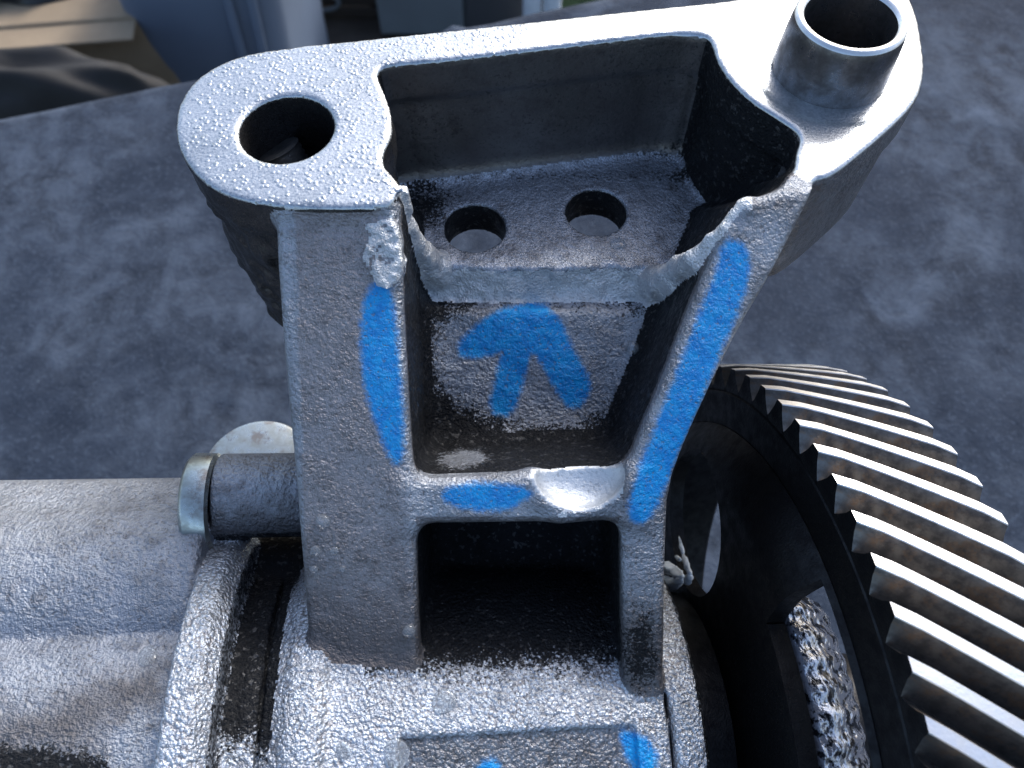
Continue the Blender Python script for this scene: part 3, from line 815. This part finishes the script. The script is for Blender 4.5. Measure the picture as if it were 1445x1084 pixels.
# one tooth, seventy copies sharing its mesh
def tooth_mesh():
    NS = 9; V = []; Fs = []; mi = []
    prof = [(-.58, ROOT - .25), (-.41, ROOT + .6), (-.235, 49.0), (-.155, 49.88), (-.135, 50.0), (.135, 50.0), (.155, 49.88), (.235, 49.0), (.41, ROOT + .6), (.58, ROOT - .25)]
    m = len(prof)
    for s_ in range(NS):
        f = s_ / (NS - 1); x = GX0 + .05 + (GW - .1) * f; tw = TW * f
        ch = .25 if s_ in (0, NS - 1) else 0.
        for a_, r in prof:
            rr = r - (ch if r > 48 else 0); tt = a_ * DT + tw
            V.append((x, rr * math.cos(tt), -rr * math.sin(tt)))
    for s_ in range(NS - 1):
        for j in range(m - 1):
            Fs.append((s_ * m + j, s_ * m + j + 1, (s_ + 1) * m + j + 1, (s_ + 1) * m + j)); mi.append(1 if 3 <= j <= 5 else 0)
    Fs.append(tuple(range(m))[::-1]); mi.append(2); Fs.append(tuple((NS - 1) * m + j for j in range(m))); mi.append(0)
    me = mesh_from(np.array(V), Fs, matidx=mi, shift=False)
    return me
tm = tooth_mesh()
t0o = link('tooth', tm, [M_flank, M_land, M_gface]); autosmooth(t0o, 28)
import mathutils
B3 = mathutils.Matrix((tuple(G_A), tuple(G_U), tuple(G_D))).transposed().to_4x4()
og = mathutils.Matrix.Translation(w(G_O))
bpy.context.view_layer.update()
inv = gear.matrix_world.inverted()
for k in range(NT_):
    o = t0o if k == 0 else t0o.copy()
    if k: scene.collection.objects.link(o)
    # rotate about the axis from 'up' towards the viewer
    t = T_0 + k * DT
    rot = mathutils.Matrix(((1, 0, 0, 0), (0, math.cos(t), math.sin(t), 0), (0, -math.sin(t), math.cos(t), 0), (0, 0, 0, 1)))
    o.parent = gear
    o.matrix_basis = inv @ og @ B3 @ rot
print('gear', round(time.time() - T0, 1))

# ------------------------------------------------------------------ table, cloth, things behind
def cloth_mat():
    s = NT('blue_grey_cloth')
    big = s.noise(.018, 5, .62, .6); mid = s.noise(.11, 6, .7, .3); fine = s.noise(.9, 4, .7)
    streak = s.noise(.06, 4, .6, 1.0, sc=(1.1, .9, 1.))
    f = s.math('ADD', s.math('MULTIPLY', mid, .45), s.math('MULTIPLY', streak, .55))
    col = s.mix(s.ramp(f, .28, .72), (.012, .017, .028), (.080, .106, .152))
    col = s.mix(s.ramp(big, .38, .60, 0., .75), col, (.017, .026, .045))
    col = s.mix(s.ramp(fine, .50, .70, 0, .35), col, (.085, .115, .165))
    col = s.mix(s.ramp(s.noise(.35, 3, .7), .70, .78, 0, .5), col, (.20, .23, .27))
    h = s.math('ADD', s.math('MULTIPLY', fine, .25), mid)
    return s.out(col, 0., .9, s.bump(h, 1.2, .8), **{'Specular IOR Level': .15})
M_cloth = cloth_mat()
def plain(name, col, rough=.6, metal=0., var=.25, scale=.05):
    s = NT(name)
    n = s.noise(scale, 4, .6)
    return s.out(s.mix(s.ramp(n, .3, .7), col, tuple(c * (1 - var) for c in col)), metal, rough, s.bump(s.noise(scale * 12, 3), .3, .5))
eA, eB = onZ(0, 157, TABLE), onZ(380, 82, TABLE)
ed = (eB - eA)[:2]; ed /= np.linalg.norm(ed); en = np.array([-ed[1], ed[0]])     # along the far edge, and away from the viewer
def tb(a, b_, z):                             # table frame: a along the edge, b_ back from it towards the viewer
    p = eA[:2] + ed * a - en * b_; return np.array([p[0], p[1], z])
nx, ny = 260, 200
aa = np.linspace(-420, 900, nx); bb = np.linspace(0, 620, ny)
AA, BB = np.meshgrid(aa, bb, indexing='ij')
xy = eA[:2] + ed * AA[..., None] - en * BB[..., None]
P3 = np.concatenate([xy, np.zeros(xy.shape[:2] + (1,))], -1).reshape(-1, 3)
hgt = noise3(P3, 46., 1) * 1.0 + noise3(P3, 21., 2) * .5 + noise3(P3, 8., 3) * .18
fold = 2.4 * np.exp(-((P3[:, 0] - (onZ(330, 560, TABLE)[0] + .35 * (P3[:, 1] - onZ(330, 560, TABLE)[1]))) / 2.6) ** 2)
zz = TABLE + hgt + fold
edge = np.clip(1 - BB.reshape(-1) / 5.0, 0, 1); zz -= 4.5 * edge ** 2
P3[:, 2] = zz
Fs = [(i * ny + j, i * ny + j + 1, (i + 1) * ny + j + 1, (i + 1) * ny + j) for i in range(nx - 1) for j in range(ny - 1)]
# hem that hangs over the far edge
base = len(P3)
hem = np.concatenate([np.stack([tb(a, -.5 - 1.5 * k + 1.5 * math.sin(a * .03) * k / 4, P3[i * ny, 2] - 12 * k) for i, a in enumerate(aa)]) for k in range(1, 6)])
P3 = np.concatenate([P3, hem])
for k in range(5):
    for i in range(nx - 1):
        a0_ = i * ny if k == 0 else base + (k - 1) * nx + i
        a1_ = (i + 1) * ny if k == 0 else base + (k - 1) * nx + i + 1
        Fs.append((a0_, a1_, base + k * nx + i + 1, base + k * nx + i))
cl = link('tablecloth', mesh_from(P3, Fs), [M_cloth], label='worn blue-grey cloth spread over the table under the metal part', category='cloth')
def box(p, du, dv, dz, su, sv, sz, bev=0.):   # p centre, du/dv unit vectors, sizes mm
    V = []; 
    for a_ in (-1, 1):
        for b_ in (-1, 1):
            for c_ in (-1, 1): V.append(p + du * a_ * su / 2 + dv * b_ * sv / 2 + dz * c_ * sz / 2)
    Fs = [(0, 1, 3, 2), (4, 6, 7, 5), (0, 4, 5, 1), (2, 3, 7, 6), (0, 2, 6, 4), (1, 5, 7, 3)]
    return np.array(V), Fs
Z3 = np.array([0, 0, 1.]); E3 = np.array([ed[0], ed[1], 0]); N3 = np.array([en[0], en[1], 0])
tab = link('table', None, label='plain table under the blue-grey cloth', category='table')
M_wood = plain('table_board', (.10, .075, .055))
def part_box(name, c, su, sv, sz, mat, parent, dz=Z3, du=E3, dv=N3, bev=2.):
    V, Fs = box(c, du, dv, dz, su, sv, sz)
    o = link(name, mesh_from(V, Fs, smooth=False), [mat]); o.parent = parent
    if bev:
        m = o.modifiers.new('bevel', 'BEVEL'); m.width = bev * MM; m.segments = 2
    return o
part_box('table_top', tb(240, 310, TABLE - 16), 1310, 600, 20, M_wood, tab)
for a_, b_ in ((-380, 30), (860, 30), (-380, 590), (860, 590)):
    part_box('leg', tb(a_, b_, TABLE - 26 - 350), 40, 40, 700, M_wood, tab)
FLOOR = TABLE - 26 - 700 
V = np.array([[-6000, -3000, FLOOR], [6000, -3000, FLOOR], [6000, 9000, FLOOR], [-6000, 9000, FLOOR]])
M_conc = plain('dark_concrete', (.055, .048, .042), .8, var=.5, scale=.01)
link('floor', mesh_from(V, [(0, 1, 2, 3)], smooth=False), [M_conc], kind='structure')
def onY(x, y, dist):                          # point on the vertical plane Y = dist
    d = ray(x, y); return d * (dist / d[1])
# blue-grey plastic tub: open tapered box with a rim
M_tub = plain('blue_grey_plastic', (.17, .22, .31), .5, var=.2, scale=.004)
M_tubd = plain('tub_shadow_plastic', (.06, .09, .15), .4)
def tub():
    Y0 = 900.
    tl, tr = onY(120, -60, Y0), onY(378, -60, Y0); bl, br = onY(215, 130, Y0), onY(412, 130, Y0)
    root = link('storage_tub', None, label='blue-grey plastic storage tub standing behind the far edge of the table', category='tub')
    # two rings of a rounded rectangle, tapering towards the base
    def ringp(z, x0, x1, y0, y1, r=40, n=6):
        out = []
        for cx, cy_, a0 in ((x1 - r, y0 + r, -90), (x1 - r, y1 - r, 0), (x0 + r, y1 - r, 90), (x0 + r, y0 + r, 180)):
            for k in range(n + 1):
                t = R(a0 + 90 * k / n); out.append((cx + r * math.cos(t), cy_ + r * math.sin(t), z))
        return out
    ztop, zbot = tl[2], FLOOR
    def lerp(a, b_, z): f = (z - a[2]) / (b_[2] - a[2]); return a[0] + (b_[0] - a[0]) * f
    rings = []
    for z in (zbot + 2, zbot + 60, bl[2], (bl[2] + ztop) / 2, ztop):
        f = (ztop - z) / (ztop - zbot)
        rings.append(ringp(z, lerp(tl, bl, max(z, bl[2] - 40)) + 0, lerp(tr, br, max(z, bl[2] - 40)), Y0 + 20 * f, Y0 + 330 - 30 * f, 34))
    inner = [[(x + (3 if x < 0 else 3) * 0, y_, z_) for x, y_, z_ in r] for r in rings]
    c = np.array(rings[-1]).mean(0)
    V = [p for r in rings for p in r]; m = len(rings[0]); Fs = []
    inn = [tuple(np.array(p) + (np.array([c[0], c[1], p[2]]) - np.array(p)) * .02) for r in rings[::-1] for p in r]
    V += inn; L_ = 2 * len(rings)
    for j in range(L_ - 1):
        for i in range(m):
            k = (i + 1) % m; Fs.append((j * m + i, j * m + k, (j + 1) * m + k, (j + 1) * m + i))
    Fs.append(tuple(range(m))[::-1]); Fs.append(tuple((L_ - 1) * m + i for i in range(m)))
    o = link('body', mesh_from(V, Fs), [M_tub]); o.parent = root; autosmooth(o, 40)
    # a moulded rib down the front, paler where it catches the sky
    for fx in (.72, .86):
        x_t = tl[0] + (tr[0] - tl[0]) * fx; x_b = bl[0] + (br[0] - bl[0]) * fx
        V, Fs = box(np.array([(x_t + x_b) / 2, Y0 - 1, (ztop + bl[2]) / 2]), np.array([1., 0, 0]), np.array([0, 1., 0]), np.array([(x_t - x_b), 0, ztop - bl[2]]) / (ztop - bl[2]), 12, 8, ztop - bl[2])
        rb = link('moulded_rib', mesh_from(V, Fs, smooth=False), [M_tub]); rb.parent = root
        m_ = rb.modifiers.new('bevel', 'BEVEL'); m_.width = .003; m_.segments = 2
    return root
tub()
# cardboard box with a sagging black bag in front of it
M_card = plain('brown_cardboard', (.36, .28, .19), .85, var=.2, scale=.02)
M_black = plain('black_rubberised_fabric', (.010, .011, .013), .75, var=.4, scale=.03)
M_blob = plain('black_plastic_film', (.02, .023, .028), .3, var=.3, scale=.05)
c0 = onY(70, 60, 860.)
cb = link('cardboard_box', None, label='brown cardboard box on the floor left of the blue tub', category='box')
def bxp(name, c, s3, mat, parent, rz=0., tilt=0., bev=3.):
    du = np.array([math.cos(rz), math.sin(rz) * math.cos(tilt), math.sin(tilt)]); du /= np.linalg.norm(du)
    dv = np.array([-math.sin(rz), math.cos(rz), 0]); dzv = np.cross(du, dv); dzv /= np.linalg.norm(dzv)
    V, Fs = box(np.asarray(c, float), du, dv, dzv, *s3)
    o = link(name, mesh_from(V, Fs, smooth=False), [mat]); 
    if parent: o.parent = parent
    m = o.modifiers.new('bevel', 'BEVEL'); m.width = bev * MM; m.segments = 2
    return o
zt = onY(70, 36, 890.)[2]
bxp('carton', (c0[0] - 60, 1010, (zt + FLOOR) / 2), (330, 240, zt - FLOOR), M_card, cb, rz=.12)
bxp('flap', (c0[0] - 60, 880, zt - 6), (320, 60, 4), M_card, cb, rz=.12, bev=1.)
def lump(name, c, rad, mat, seed, label, cat, sx=1., sy=1., sz=1., amp=.18, n=48):
    V = []; Fs = []
    for i in range(n + 1):
        th = math.pi * i / n
        for j in range(2 * n):
            ph = math.pi * j / n
            V.append((math.sin(th) * math.cos(ph), math.sin(th) * math.sin(ph), math.cos(th)))
    V = np.array(V); f = 1 + amp * noise3(V, .55, seed) + amp * .6 * noise3(V, .22, seed + 1)
    V = np.asarray(c) + V * f[:, None] * rad * np.array([sx, sy, sz])
    m = 2 * n
    for i in range(n):
        for j in range(m): Fs.append((i * m + j, (i + 1) * m + j, (i + 1) * m + (j + 1) % m, i * m + (j + 1) % m))
    return link(name, mesh_from(V, Fs), [mat], label=label, category=cat)
bc_ = onY(60, 130, 700.)
lump('sagging_bag', (bc_[0] - 40, 745, bc_[2] - 118), 130, M_black, 3, 'sagging black bag in front of the cardboard box', 'bag', 1.5, .5, 1.0, .12)
tp = onY(60, 12, 1010.)
lump('folded_plastic', (tp[0] - 40, 975, zt + 14), 95, M_blob, 8, 'crumpled dark plastic film heaped on the cardboard box', 'plastic film', 1.2, .7, .36, .3)
# crate, cabinet and post beyond the tub
M_crate = plain('dark_brown_board', (.06, .047, .040), .7, var=.5, scale=.01)
M_cab = plain('grey_painted_metal', (.14, .17, .20), .5, var=.2, scale=.006)
M_cabd = plain('dark_grey_panel', (.045, .052, .065), .5, var=.2, scale=.006)
M_post = plain('white_plastic', (.55, .62, .70), .5, var=.1)
M_green = plain('dull_green_plastic', (.13, .20, .10), .6)
p0, p1 = onY(395, 20, 1250.), onY(533, 20, 1250.)
cr = link('wooden_crate', None, label='dark brown wooden crate between the blue tub and the grey cabinet', category='crate')
W_ = p1[0] - p0[0]; zc = onY(460, -60, 1250.)[2]
for k in range(5):
    hh = (zc - FLOOR) / 5
    bxp('board', ((p0[0] + p1[0]) / 2, 1262, FLOOR + hh * (k + .5)), (W_, 16, hh - 4), M_crate, cr)
bxp('side_panel', (p0[0] + 8, 1400, (zc + FLOOR) / 2), (16, 258, zc - FLOOR), M_crate, cr)
bxp('side_panel', (p1[0] - 8, 1400, (zc + FLOOR) / 2), (16, 258, zc - FLOOR), M_crate, cr)
lp = onY(455, 6, 1240.)
V = []; Fs = []
for i in range(24):
    for j in range(8):
        a_, b_ = 2 * math.pi * i / 24, 2 * math.pi * j / 8
        V.append((lp[0] + (28 + 4 * math.cos(b_)) * math.cos(a_), 1246 + 4 * math.sin(b_), lp[2] + (15 + 4 * math.cos(b_)) * math.sin(a_)))
        Fs.append((i * 8 + j, i * 8 + (j + 1) % 8, ((i + 1) % 24) * 8 + (j + 1) % 8, ((i + 1) % 24) * 8 + j))
hd = link('handle', mesh_from(V, Fs), [M_cab]); hd.parent = cr
cab = link('metal_cabinet', None, label='grey metal cabinet with a dark door behind the table', category='cabinet')
q0, q1, q2 = onY(530, 10, 1200.), onY(655, 10, 1200.), onY(742, 10, 1200.)
zc = onY(600, -90, 1200.)[2]
bxp('body', ((q0[0] + q2[0]) / 2, 1380, (zc + FLOOR) / 2), (q2[0] - q0[0], 340, zc - FLOOR), M_cab, cab)
bxp('door', ((q1[0] + q2[0]) / 2, 1204, (zc + FLOOR) / 2), (q2[0] - q1[0] - 4, 12, zc - FLOOR - 20), M_cabd, cab)
bxp('door', ((q0[0] + q1[0]) / 2, 1204, (zc + FLOOR) / 2), (q1[0] - q0[0] - 4, 12, zc - FLOOR - 20), M_cab, cab)
for x_, nm, lb in ((751, 'post', 'left white post of the pair beside the cabinet'), (779, 'post', 'right white post of the pair beside the cabinet')):
    pp = onY(x_, 8, 1150.)
    V, Fs = lathe([(0, 15), (zc - FLOOR - 40, 15), (zc - FLOOR - 30, 11), (zc - FLOOR - 10, 11)], np.array([pp[0], 1150, FLOOR]), (0, 0, 1), 24)
    o = link(nm, mesh_from(V, Fs), [M_post], label=lb, category='post', group='white posts beyond the table'); autosmooth(o, 40)
gp_ = onY(812, 0, 1300.)
gb = link('green_bin', None, label='dull green bin behind the white posts', category='bin')
V, Fs = lathe([(0, 60), (gp_[2] + 30 - FLOOR, 75), (gp_[2] + 36 - FLOOR, 82), (gp_[2] + 46 - FLOOR, 82), (gp_[2] + 46 - FLOOR, 74), (gp_[2] - 60 - FLOOR, 68)], np.array([gp_[0] + 20, 1330, FLOOR]), (0, 0, 1), 40)
o = link('body', mesh_from(V, Fs), [M_green]); o.parent = gb; autosmooth(o, 40)
print('done', round(time.time() - T0, 1))
